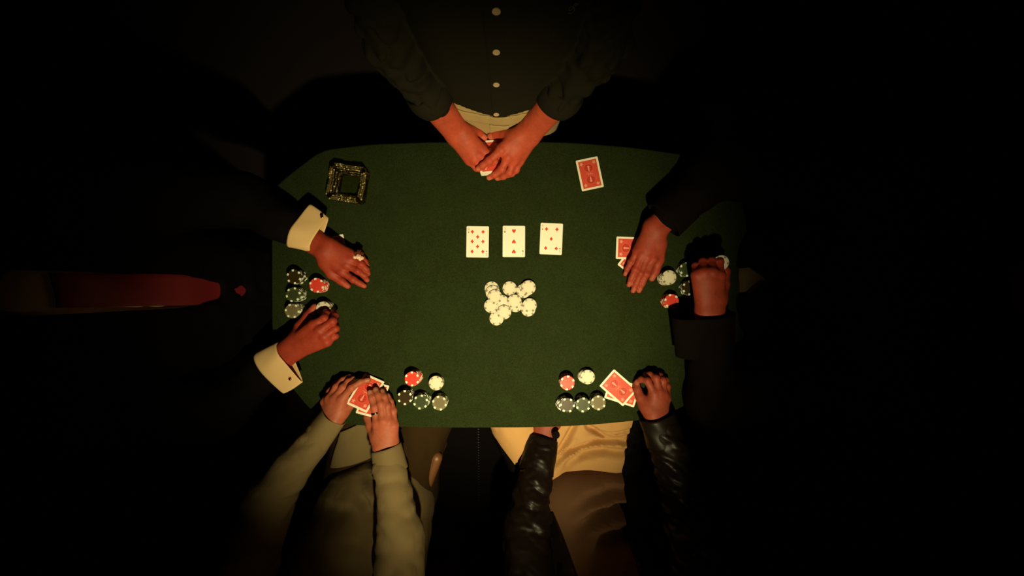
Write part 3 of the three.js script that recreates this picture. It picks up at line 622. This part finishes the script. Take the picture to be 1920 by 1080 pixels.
// ---- the man on the left, black jacket and red tie
{
  const s = {
    tone: [0.92, 0.68, 0.66], hip: P(-0.86, -0.19, 0.03), chest: P(-0.86, 0.17, 0.03), shoulders: [P(-0.86, 0.33, -0.17), P(-0.86, 0.33, 0.23)], elbows: [P(-0.715, 0.065, -0.235), P(-0.79, 0.05, 0.33)], head: P(-0.99, 0.60, 0.03), flip: true,
    knees: [P(-0.45, -0.19, -0.09), P(-0.45, -0.19, 0.15)], feet: [P(-0.43, -0.67, -0.12), P(-0.43, -0.67, 0.17)],
    arms: [
      { elbow: P(-0.715, 0.065, -0.235), wrist: [613, 467, 46], thumb: [[611, 492, 36], [622, 514, 24], [640, 527, 15], [652, 536, 10]],
        fingers: [[[641, 509, 33], [662, 524, 26], [674, 531, 17], [683, 536, 10]], [[650, 497, 36], [671, 508, 31], [683, 517, 20], [688, 525, 10]], [[657, 486, 35], [677, 495, 31], [687, 505, 20], [690, 513, 10]], [[662, 477, 31], [677, 482, 27], [685, 490, 18], [689, 498, 9]]] },
      { elbow: P(-0.79, 0.05, 0.33), wrist: [546, 656, 52], thumb: [[556, 634, 48], [563, 611, 40], [577, 592, 30], [590, 575, 22]],
        fingers: [[[587, 609, 66], [608, 596, 62], [612, 588, 48], [610, 584, 36]], [[599, 619, 68], [624, 602, 62], [628, 592, 44], [624, 584, 28]], [[608, 631, 64], [629, 616, 56], [629, 607, 38], [621, 602, 24]], [[613, 642, 56], [629, 630, 46], [628, 621, 30], [619, 616, 17]]] }],
  };
  const p = person('man at the left end in a black jacket, wide cream cuffs and a red tie', s), k = p.k;
  cloth(p, 'trousers', [...k.torso(0.004).map((b) => [b[0], b[1] - 0.02, b[2], b[3], b[0], b[1] + 0.08, b[2], b[3] - 0.004]), ...k.legs(0.012)], 0.04, M.black, 0.011, (x, y, z, d) => Math.max(d, 0.07 - y));
  shoes(p, s, V(1, 0, 0));
  const shirt = cloth(p, 'shirt', [...k.torso(0.006), ...k.yoke(0.008)], 0.03, M.cream, 0.01, (x, y, z, d) => Math.max(d, TABLE - 0.14 - y));
  const ends = p.arms.map((a, i) => along(a.elbow, a.wrist, i ? 0.55 : 0.5));
  cloth(p, 'jacket', [...k.torso(0.024), ...k.yoke(0.028)], 0.03, M.black, 0.008, (x, y, z, d) => {
    d += fold(0.006, 18, 18, 18)(x, y, z);
    const h = y - TABLE, w = h > 0.1 ? Math.min(0.038, (h - 0.1) * 0.2 + 0.02) : h < 0.066 && h > 0.012 ? Math.min(0.016, (0.066 - h) * 0.5, (h - 0.012) * 0.9) : 0;
    return Math.max(d, w > 0 && x > -0.84 ? w - Math.abs(z - 0.008) : -1, TABLE - 0.2 - y);
  }, [0, 1].map((i) => [k.upper(i, 0.03), bone(s.elbows[i], ends[i], 0.066, 0.052)]), fold(0.006, 18, 18, 18));
  const dirX = V(-1, 0, 0);
  mesh('tie', drape(shirt, (u, v) => { const h = 0.37 - 0.39 * u, w = 0.03 + 0.009 * Math.min(1, u * 1.3), e = u > 0.9 ? Math.max(0.03, (1 - u) / 0.1) : 1; return P(-0.55, h, 0.004 + (v - 0.5) * 2 * w * e); }, 64, 6, dirX, 0.004, 0.004), M.tie, p.g, 'dark red silk tie');
  // french cuffs: the outer side runs out into a doubled flap
  const fc = (a, b, out, ra, rb, fa, fb) => cuffTube(a, b, out, (t, th) => {
    const r = ra + (rb - ra) * t, fin = (fa + (fb - fa) * t) * Math.pow(Math.max(0, Math.cos(th)), 3), wob = 1 + 0.02 * Math.sin(th * 5 + t * 4);
    return [(Math.cos(th) * r + fin) * wob, Math.sin(th) * r * 0.62 * (1 - 0.35 * Math.pow(Math.max(0, Math.cos(th)), 2)) * wob];
  }, 0.0035, 14, 60);
  mesh('french_cuff', fc(W(558, 433, 60), W(594, 451, 58), W(607, 385, 60).sub(W(560, 455, 60)), 0.049, 0.035, 0.03, 0.034), M.cream, p.g, 'cream french cuff by the ashtray');
  mesh('french_cuff', fc(W(500, 686, 58), W(535, 664, 60), W(548, 730, 58).sub(W(500, 655, 58)), 0.047, 0.037, 0.04, 0.052), M.cream, p.g, 'cream french cuff with its flap turned out');
  for (const [x, y] of [[600, 405], [540, 712]]) { const q = W(x, y, 80); mesh('cufflink', new THREE.SphereGeometry(0.0045, 14, 10).scale(1, 0.6, 1).translate(q.x, q.y - 0.008, q.z), M.gold, p.g); }
  // heavy ring with a cluster of cut stones on the little finger
  const f = p.arms[0].F[3], rp = along(f[0], f[1], 0.95), ax = f[1].clone().sub(f[0]).normalize(), q = new THREE.Quaternion().setFromUnitVectors(V(0, 0, 1), ax);
  const ring = mesh('ring', new THREE.TorusGeometry(0.0098, 0.0024, 12, 32).applyQuaternion(q).translate(rp.x, rp.y, rp.z), M.gold, p.g, 'gold ring with cut stones');
  for (const [a, b, r] of [[0, 0.001, 0.0085], [0.009, 0.004, 0.006], [-0.009, 0.002, 0.006], [0.001, -0.012, 0.008], [0.009, -0.008, 0.0058], [-0.008, -0.009, 0.0062], [0.004, 0.008, 0.005]])
    mesh('stone', new THREE.IcosahedronGeometry(r, 0).rotateY(a * 300).translate(rp.x + a, rp.y + 0.014 - Math.abs(b) * 0.2, rp.z + b), b < -0.004 ? M.stone : M.paleStone, ring);
}

// ---- the man in the pale shirt, near left
{
  const s = {
    tone: [1.08, 1.65, 1.8], hip: P(-0.44, -0.17, 0.68), chest: P(-0.41, 0.17, 0.83), shoulders: [P(-0.60, 0.30, 0.86), P(-0.23, 0.31, 0.87)], elbows: [P(-0.635, 0.075, 0.555), P(-0.283, 0.10, 0.645)], head: P(-0.41, 0.55, 0.93),
    knees: [P(-0.50, -0.165, 0.26), P(-0.28, -0.165, 0.29)], feet: [P(-0.50, -0.67, 0.3), P(-0.26, -0.67, 0.33)],
    arms: [
      { elbow: P(-0.635, 0.07, 0.555), wrist: [624, 782, 42], up: V(-0.5, 0.8, 0), thumb: [[642, 771, 36], [656, 758, 26], [665, 749, 20], [671, 743, 18]],
        fingers: [[[641, 748, 50], [659, 727, 48], [676, 716, 37], [690, 713, 27]], [[629, 746, 46], [643, 726, 44], [653, 715, 32], [662, 710, 20]], [[618, 747, 40], [631, 725, 38], [643, 712, 27], [655, 706, 14]], [[609, 753, 32], [619, 733, 28], [630, 719, 20], [642, 711, 10]]] },
      { elbow: P(-0.283, 0.08, 0.645), wrist: [724, 836, 46], thumb: [[708, 818, 40], [696, 799, 30], [690, 781, 22], [692, 767, 16]],
        fingers: [[[707, 793, 54], [702, 763, 50], [697, 746, 44], [693.5, 735, 38]], [[718, 788, 55], [714, 757, 49], [709, 741, 42], [704.5, 730, 34]], [[729, 791, 52], [726, 761, 45], [721, 744, 37], [716.5, 733, 28]], [[739, 798, 46], [738, 770, 37], [733, 753, 30], [727.5, 741, 22]]] }],
  };
  const p = person('seated man in a pale long-sleeved shirt peeking at two cards, near left of the table', s), k = p.k;
  const trousers = cloth(p, 'trousers', [...k.torso(0.004).map((b) => [b[0], b[1] - 0.02, b[2], b[3], b[0], b[1] + 0.03, b[2], b[3] - 0.004]), ...k.legs(0.014), bone(P(-0.36, -0.19, 0.62), P(-0.22, -0.2, 0.34), 0.075, 0.075)], 0.04, M.brown, 0.007, (x, y, z, d) => Math.max(d + fold(0.005, 14, 14, 9)(x, y, z), 0.07 - y));
  shoes(p, s, V(0, 0, -1));
  const ends = p.arms.map((a) => along(a.elbow, a.wrist, 0.78));
  const pressed = creases([[0.016, 0.014, [W(540, 915, 10), W(577, 894, 10), W(640, 885, 10), W(690, 878, 10), W(740, 872, 10)]], [0.022, 0.016, [W(530, 945, 20), W(566, 922, 20), W(609, 908, 20), W(647, 896, 20), W(680, 905, 20), W(710, 925, 20)]], [0.014, 0.010, [W(645, 900, 20), W(665, 914, 20), W(690, 928, 24), W(713, 942, 30), W(735, 960, 30)]], [0.014, 0.012, [W(640, 922, 30), W(660, 938, 34), W(680, 956, 38), W(694, 973, 40), W(705, 1000, 50)]], [0.014, 0.016, [W(520, 1010, 80), W(560, 996, 80), W(600, 988, 80), W(640, 984, 80), W(690, 990, 80)]]]);
  const sleeveFold = (x, y, z) => fold(0.0085, 9, 13, 22)(x, y, z) + fold(0.0015, 40, 40, 30, 8)(x, y, z);
  const shirt = cloth(p, 'shirt', [...k.torso(0.012), ...k.yoke(0.01), bone(P(-0.47, -0.1, 0.665), P(-0.4, -0.1, 0.665), 0.125), bone(P(-0.44, -0.04, 0.69), P(-0.42, 0.1, 0.77), 0.115)], 0.03, M.shirtPale, 0.005, (x, y, z, d) => Math.max(d + fold(0.004, 9, 12, 14)(x, y, z) + pressed(x, y, z), TABLE - 0.18 - y),
    [0, 1].map((i) => [k.upper(i, 0.014), bone(s.elbows[i], ends[i], 0.057, 0.040)]), sleeveFold);
  p.arms.forEach((a, i) => {
    const c0 = along(a.elbow, a.wrist, 0.7), c1 = along(a.elbow, a.wrist, i ? 0.985 : 1.02);
    mesh('cuff', cuffTube(c0, c1, a.lat, (t, th) => { const r = 0.042 - 0.005 * t + 0.0012 * Math.sin(th * 4 + i); return [Math.cos(th) * r * 1.02, Math.sin(th) * r * 0.9]; }, 0.003, 10, 40), M.shirtPale, p.g);
  });
  // the shirt tail that lies on the lap, one corner pointing at the table
  const lap = (x, y, z) => Math.min(trousers(x, y, z), shirt(x, y, z));
  const bil = (a, b, c, d) => (u, v) => lerpV(lerpV(a, b, u), lerpV(c, d, u), v);
  mesh('shirt_tail', drape(lap, bil(W(612, 832, 0), W(685, 803, 0), W(590, 905, 0), W(690, 890, 0)), 24, 24, V(0, -1, 0), 0.006, 0.003), M.shirtPale, p.g);
  mesh('shirt_tail', drape(lap, bil(W(688, 868, 0), W(730, 835, 0), W(688, 910, 0), W(742, 900, 0)), 16, 16, V(0, -1, 0), 0.006, 0.003), M.shirtPale, p.g);
  mesh('placket', drape(shirt, (u, v) => W(640 - 85 * u + (v - 0.5) * 16, 905 + 190 * u, 330), 40, 4, V(0, -1, 0), 0.001, 0.002, 0.9), M.shirtPale, p.g);
  const f = p.arms[1].F[0], rp = along(f[0], f[1], 0.62), q = new THREE.Quaternion().setFromUnitVectors(V(0, 0, 1), f[1].clone().sub(f[0]).normalize());
  mesh('ring', new THREE.CylinderGeometry(0.0112, 0.0112, 0.0045, 32, 1, true).rotateX(Math.PI / 2).applyQuaternion(q).translate(rp.x, rp.y, rp.z), mat([0.1, 0.09, 0.08], 0.25, { metalness: 1, side: THREE.DoubleSide }), p.g, 'dark metal ring');
}

// ---- the player in the leather jacket, near right
{
  const s = {
    tone: [0.8, 0.9, 0.95], hip: P(0.23, -0.17, 0.70), chest: P(0.24, 0.17, 0.86), shoulders: [P(0.06, 0.29, 0.87), P(0.43, 0.29, 0.87)], elbows: [P(0.037, 0.03, 0.665), P(0.474, 0.05, 0.60)], head: P(0.24, 0.54, 0.96),
    knees: [P(-0.06, -0.165, 0.30), P(0.36, -0.165, 0.27)], feet: [P(-0.06, -0.67, 0.33), P(0.38, -0.67, 0.3)],
    arms: [
      { elbow: P(0.037, 0.03, 0.665), wrist: [1017, 823, -96], thumb: [[1030, 812, -98], [1043, 797, -100], [1050, 782, -102], [1054, 768, -104]],
        fingers: [[[1036, 786, -92], [1044, 764, -96], [1048, 750, -104], [1050, 742, -110]], [[1026, 783, -92], [1030, 760, -96], [1033, 745, -104], [1034, 737, -110]], [[1016, 784, -94], [1016, 763, -98], [1017, 749, -106], [1018, 741, -112]], [[1007, 788, -98], [1004, 771, -102], [1003, 760, -108], [1003, 753, -113]]] },
      { elbow: P(0.474, 0.05, 0.60), wrist: [1230, 774, 42], thumb: [[1212, 762, 35], [1201, 746, 27], [1195, 731, 19], [1193, 719, 12]],
        fingers: [[[1226, 738, 46], [1214, 714, 42], [1203, 711, 30], [1195, 715, 18]], [[1236, 736, 46], [1230, 709, 41], [1219, 702, 27], [1210, 702, 13]], [[1244, 740, 43], [1243, 713, 36], [1238, 704, 22], [1233, 702, 10]], [[1250, 747, 38], [1251, 724, 30], [1249, 712, 18], [1245, 707, 9]]] }],
  };
  const p = person('seated player in an open black leather jacket and tan trousers, one hand curled', s), k = p.k;
  const legList = [...k.torso(0.002).map((b) => [b[0], b[1] - 0.02, b[2], b[3], b[0], b[1] + 0.03, b[2], b[3] - 0.004]), ...k.legs(0.016), bone(P(0.14, -0.185, 0.54), P(0.17, -0.19, 0.36), 0.085, 0.085), bone(P(0.23, -0.18, 0.54), P(0.24, -0.2, 0.34), 0.08, 0.075)];
  const L = (...q) => q.map(([a, b]) => W(a, b, -75));
  const lapFold = creases([[0.026, 0.011, L([1085, 775], [1110, 812], [1140, 826], [1195, 836], [1240, 842])], [0.030, 0.011, L([1010, 905], [1040, 876], [1068, 858], [1125, 838], [1195, 820], [1250, 812])], [0.020, 0.010, L([1030, 890], [1040, 868], [1064, 836], [1088, 795], [1100, 770])], [0.020, 0.012, L([1050, 896], [1070, 878], [1098, 860], [1140, 850], [1190, 850], [1240, 852])], [0.012, 0.007, L([1094, 820], [1120, 819], [1150, 818], [1195, 808], [1240, 800])]]);
  const trousers = cloth(p, 'trousers', legList, 0.045, M.tan, 0.0045, (x, y, z, d) => Math.max(d + lapFold(x, y, z) + fold(0.003, 18, 18, 20)(x, y, z), 0.07 - y));
  shoes(p, s, V(0, 0, -1));
  const B = (...q) => q.map(([a, b]) => W(a, b, -85));
  const bellyFold = creases([[0.016, 0.012, B([1052, 926], [1090, 912], [1130, 903], [1170, 900], [1240, 902])], [0.042, 0.012, B([1060, 946], [1100, 932], [1140, 922], [1170, 918], [1240, 910])], [0.036, 0.012, B([1078, 970], [1110, 956], [1150, 948], [1180, 946], [1240, 944])]]);
  const shirt = cloth(p, 'shirt', [...k.torso(0.01), ...k.yoke(0.008), bone(P(0.18, -0.1, 0.7), P(0.36, -0.095, 0.69), 0.125)], 0.03, M.shirtTan, 0.0045, (x, y, z, d) => Math.max(d + bellyFold(x, y, z), TABLE - 0.17 - y));
  const ends = p.arms.map((a, i) => along(a.elbow, a.wrist, i ? 0.82 : 0.86));
  const leatherFold = (x, y, z) => fold(0.008, 9, 13, 30, 1)(x + z * 0.4, y, z - x * 0.5) + fold(0.0045, 28, 30, 62, 4)(x - z * 0.5, y, z);
  cloth(p, 'jacket', [...k.torso(0.028), ...k.yoke(0.03)], 0.022, M.leather, 0.0045, (x, y, z, d) => {
    d += leatherFold(x, y, z);
    const open = Math.max(0.105 + (z - 0.62) * 0.62 - x, x - 0.315, z - 0.98);   // the open front
    return Math.max(d, y < TABLE + 0.33 ? -Math.max(open, -1) : -1, TABLE - 0.2 - y);
  }, [[k.upper(0, 0.022), bone(s.elbows[0], ends[0], 0.058, 0.046)], [k.upper(1, 0.022), bone(s.elbows[1], ends[1], 0.06, 0.048)]], leatherFold);
  p.arms.forEach((a, i) => {
    const c0 = along(a.elbow, a.wrist, i ? 0.7 : 0.6), c1 = along(a.elbow, a.wrist, i ? 0.98 : 1.0);
    mesh('cuff', cuffTube(c0, c1, a.lat, (t, th) => { const r = 0.05 - 0.003 * t + 0.0012 * Math.sin(th * 5 + t * 7); return [Math.cos(th) * r * 1.05, Math.sin(th) * r * 0.84]; }, 0.004, 12, 44), M.leather, p.g, i ? undefined : 'leather cuff with snap tab');
  });
  const tab = W(1042, 815, -60); mesh('snap_tab', new THREE.CylinderGeometry(0.012, 0.012, 0.006, 24).translate(tab.x, tab.y, tab.z), M.black, p.g);
  // left front of the jacket, fallen open over the thigh
  const ground = (x, y, z) => Math.min(trousers(x, y, z), y - (TABLE - 0.3));
  const bil = (a, b, c, d) => (u, v) => lerpV(lerpV(a, b, u), lerpV(c, d, u), v);
  const rough = (f) => (x, y, z) => f(x, y, z) + 0.002 * N3(x * 30, y * 30, z * 30);
  const panel = (u, v) => { const A = [[829, 884], [800, 968], [790, 990], [770, 1000]], Y = [[795, 795], [905, 885], [960, 950], [1095, 1095]], i = Math.min(2, Math.floor(u * 3)), t = u * 3 - i, m = THREE.MathUtils.lerp; return W(m(m(A[i][0], A[i + 1][0], t), m(A[i][1], A[i + 1][1], t), v), m(m(Y[i][0], Y[i + 1][0], t), m(Y[i][1], Y[i + 1][1], t), v), -60); };
  mesh('jacket_front', drape(rough(ground), panel, 48, 24, V(0, -1, 0), 0.012, 0.005), M.black, p.g);
  mesh('jacket_front', drape(rough((x, y, z) => Math.min(ground(x, y, z), shirt(x, y, z))), bil(W(1192, 792, -60), W(1275, 790, -60), W(1172, 1000, 40), W(1320, 1000, 0)), 20, 30, V(0, -1, 0), 0.014, 0.005), M.black, p.g);
  const zipRow = []; for (let i = 0; i < 40; i++) { const q = hit(ground, W(883 + i * 0.05, 845 + i * 6, -60), V(0, -1, 0), 0.02); zipRow.push(new THREE.BoxGeometry(0.004, 0.0016, 0.0022).translate(q.x, q.y, q.z)); }
  mesh('zipper', mergeGeometries(zipRow), M.zip, p.g);
}

// ---- the player on the right, mostly in the dark
{
  const s = {
    tone: [0.95, 0.8, 0.85], hip: P(0.755, -0.19, -0.01), chest: P(0.77, 0.17, -0.01), shoulders: [P(0.76, 0.32, -0.2), P(0.76, 0.32, 0.19)], elbows: [W(1352, 318, 85), W(1336, 752, 42)], head: P(0.94, 0.61, -0.01),
    knees: [P(0.42, -0.19, -0.12), P(0.42, -0.19, 0.12)], feet: [P(0.4, -0.67, -0.14), P(0.4, -0.67, 0.14)],
    arms: [
      { elbow: W(1352, 318, 85), wrist: [1228, 428, 48], thumb: [[1236, 457, 38], [1236, 486, 24], [1229, 508, 15], [1222, 522, 10]],
        fingers: [[[1224, 485, 36], [1212, 513, 30], [1204, 531, 20], [1198, 545, 10]], [[1213, 482, 38], [1201, 512, 31], [1193, 530, 20], [1187, 545, 10]], [[1203, 477, 36], [1191, 505, 29], [1184, 521, 19], [1179, 534, 10]], [[1195, 470, 31], [1183, 491, 23], [1176, 504, 16], [1172, 514, 9]]] },
      { elbow: W(1336, 752, 42), wrist: [1330, 585, 96], thumb: [[1347, 562, 96], [1357, 533, 94], [1360, 508, 88], [1353, 491, 78]],
        fingers: [[[1350, 517, 118], [1349, 491, 104], [1346, 487, 82], [1344, 494, 68]], [[1336, 511, 120], [1334, 489, 100], [1332, 490, 76], [1332, 500, 62]], [[1320, 511, 116], [1318, 490, 96], [1317, 492, 72], [1318, 502, 58]], [[1306, 516, 108], [1304, 498, 90], [1303, 500, 68], [1305, 508, 55]]] }],
  };
  s.shoulders.reverse(); s.elbows.reverse(); s.knees.reverse(); s.feet.reverse(); s.arms.reverse(); s.flip = true;
  const p = person('player at the right end in dark sleeves, one hand flat, one raised', s), k = p.k;
  cloth(p, 'trousers', [...k.torso(0.004).map((b) => [b[0], b[1] - 0.02, b[2], b[3], b[0], b[1] + 0.08, b[2], b[3] - 0.004]), ...k.legs(0.012)], 0.04, M.black, 0.011, (x, y, z, d) => Math.max(d, 0.07 - y));
  shoes(p, s, V(-1, 0, 0));
  const shirt = cloth(p, 'shirt', [...k.torso(0.012), ...k.yoke(0.008)], 0.03, M.shirtPale, 0.009, (x, y, z, d) => Math.max(d + fold(0.006, 14, 14, 14)(x, y, z), TABLE - 0.14 - y));
  const ends = p.arms.map((a, i) => along(a.elbow, a.wrist, i ? 0.74 : 0.8));
  cloth(p, 'jacket', [...k.torso(0.024), ...k.yoke(0.028)], 0.03, M.blackShirt, 0.008, (x, y, z, d) => {
    d += fold(0.006, 18, 18, 18)(x, y, z);
    const h = y - TABLE, w = h > -0.1 && h < 0.1 ? Math.min(0.036, (h + 0.1) * 0.35, (0.1 - h) * 0.6) : 0;
    return Math.max(d, w > 0 && x < 0.76 ? w - Math.abs(z + 0.02) : -1, TABLE - 0.2 - y);
  }, [0, 1].map((i) => [k.upper(i, 0.03), bone(s.elbows[i], ends[i], 0.066, 0.048)]), fold(0.006, 18, 18, 18));
  p.arms.forEach((a, i) => {
    const c0 = along(a.elbow, a.wrist, 0.55), c1 = along(a.elbow, a.wrist, i ? 0.86 : 0.98);
    mesh('sleeve_end', cuffTube(c0, c1, a.lat, (t, th) => { const r = (i ? 0.052 : 0.05) + 0.004 * t + 0.0015 * Math.sin(th * 3); return [Math.cos(th) * r * 1.05 + (i ? 0 : 0.034 * Math.max(0, Math.cos(th))), Math.sin(th) * r * 0.8]; }, 0.004, 10, 40), M.blackShirt, p.g);
  });
  const c = chip('white', W(1350, 493, 99), 'white chip pinched in the raised hand of the right player');
  c.rotation.set(0.25, 0, 0.1);
}

// ------------------------------------------------------------------ chairs
chair(V(-0.9, 0, 0.03), -Math.PI / 2, M.darkWood, 'dark wooden chair under the man at the left end');
{
  const c = chair(V(-0.42, 0, 0.78), 0.1, M.wood, 'reddish wooden armchair under the man in the pale shirt');
  c.updateMatrixWorld(true);
  const a = W(818, 858, -130), b = W(772, 985, -130), up = V(0, 0, 0), to = (q) => c.worldToLocal(q.clone());
  const bar = (p0, p1, r0, r1) => net(capsules([bone(to(p0), to(p1), r0, r1)], 0.01), bounds([bone(to(p0), to(p1), r0, r1)], 0.02), 0.006);
  mesh('armrest', bar(a, b, 0.02, 0.017), M.wood, c);
  mesh('arm_post', bar(a.clone().add(V(-0.004, -0.01, 0.012)), V(a.x - 0.01, 0.43, a.z + 0.03), 0.014, 0.014), M.wood, c);
}
chair(V(0.24, 0, 0.82), 0, M.darkWood, 'dark wooden chair under the player in the leather jacket');
chair(V(0.82, 0, -0.01), Math.PI / 2, M.darkWood, 'dark wooden chair under the player at the right end');

renderer.render(scene, camera);
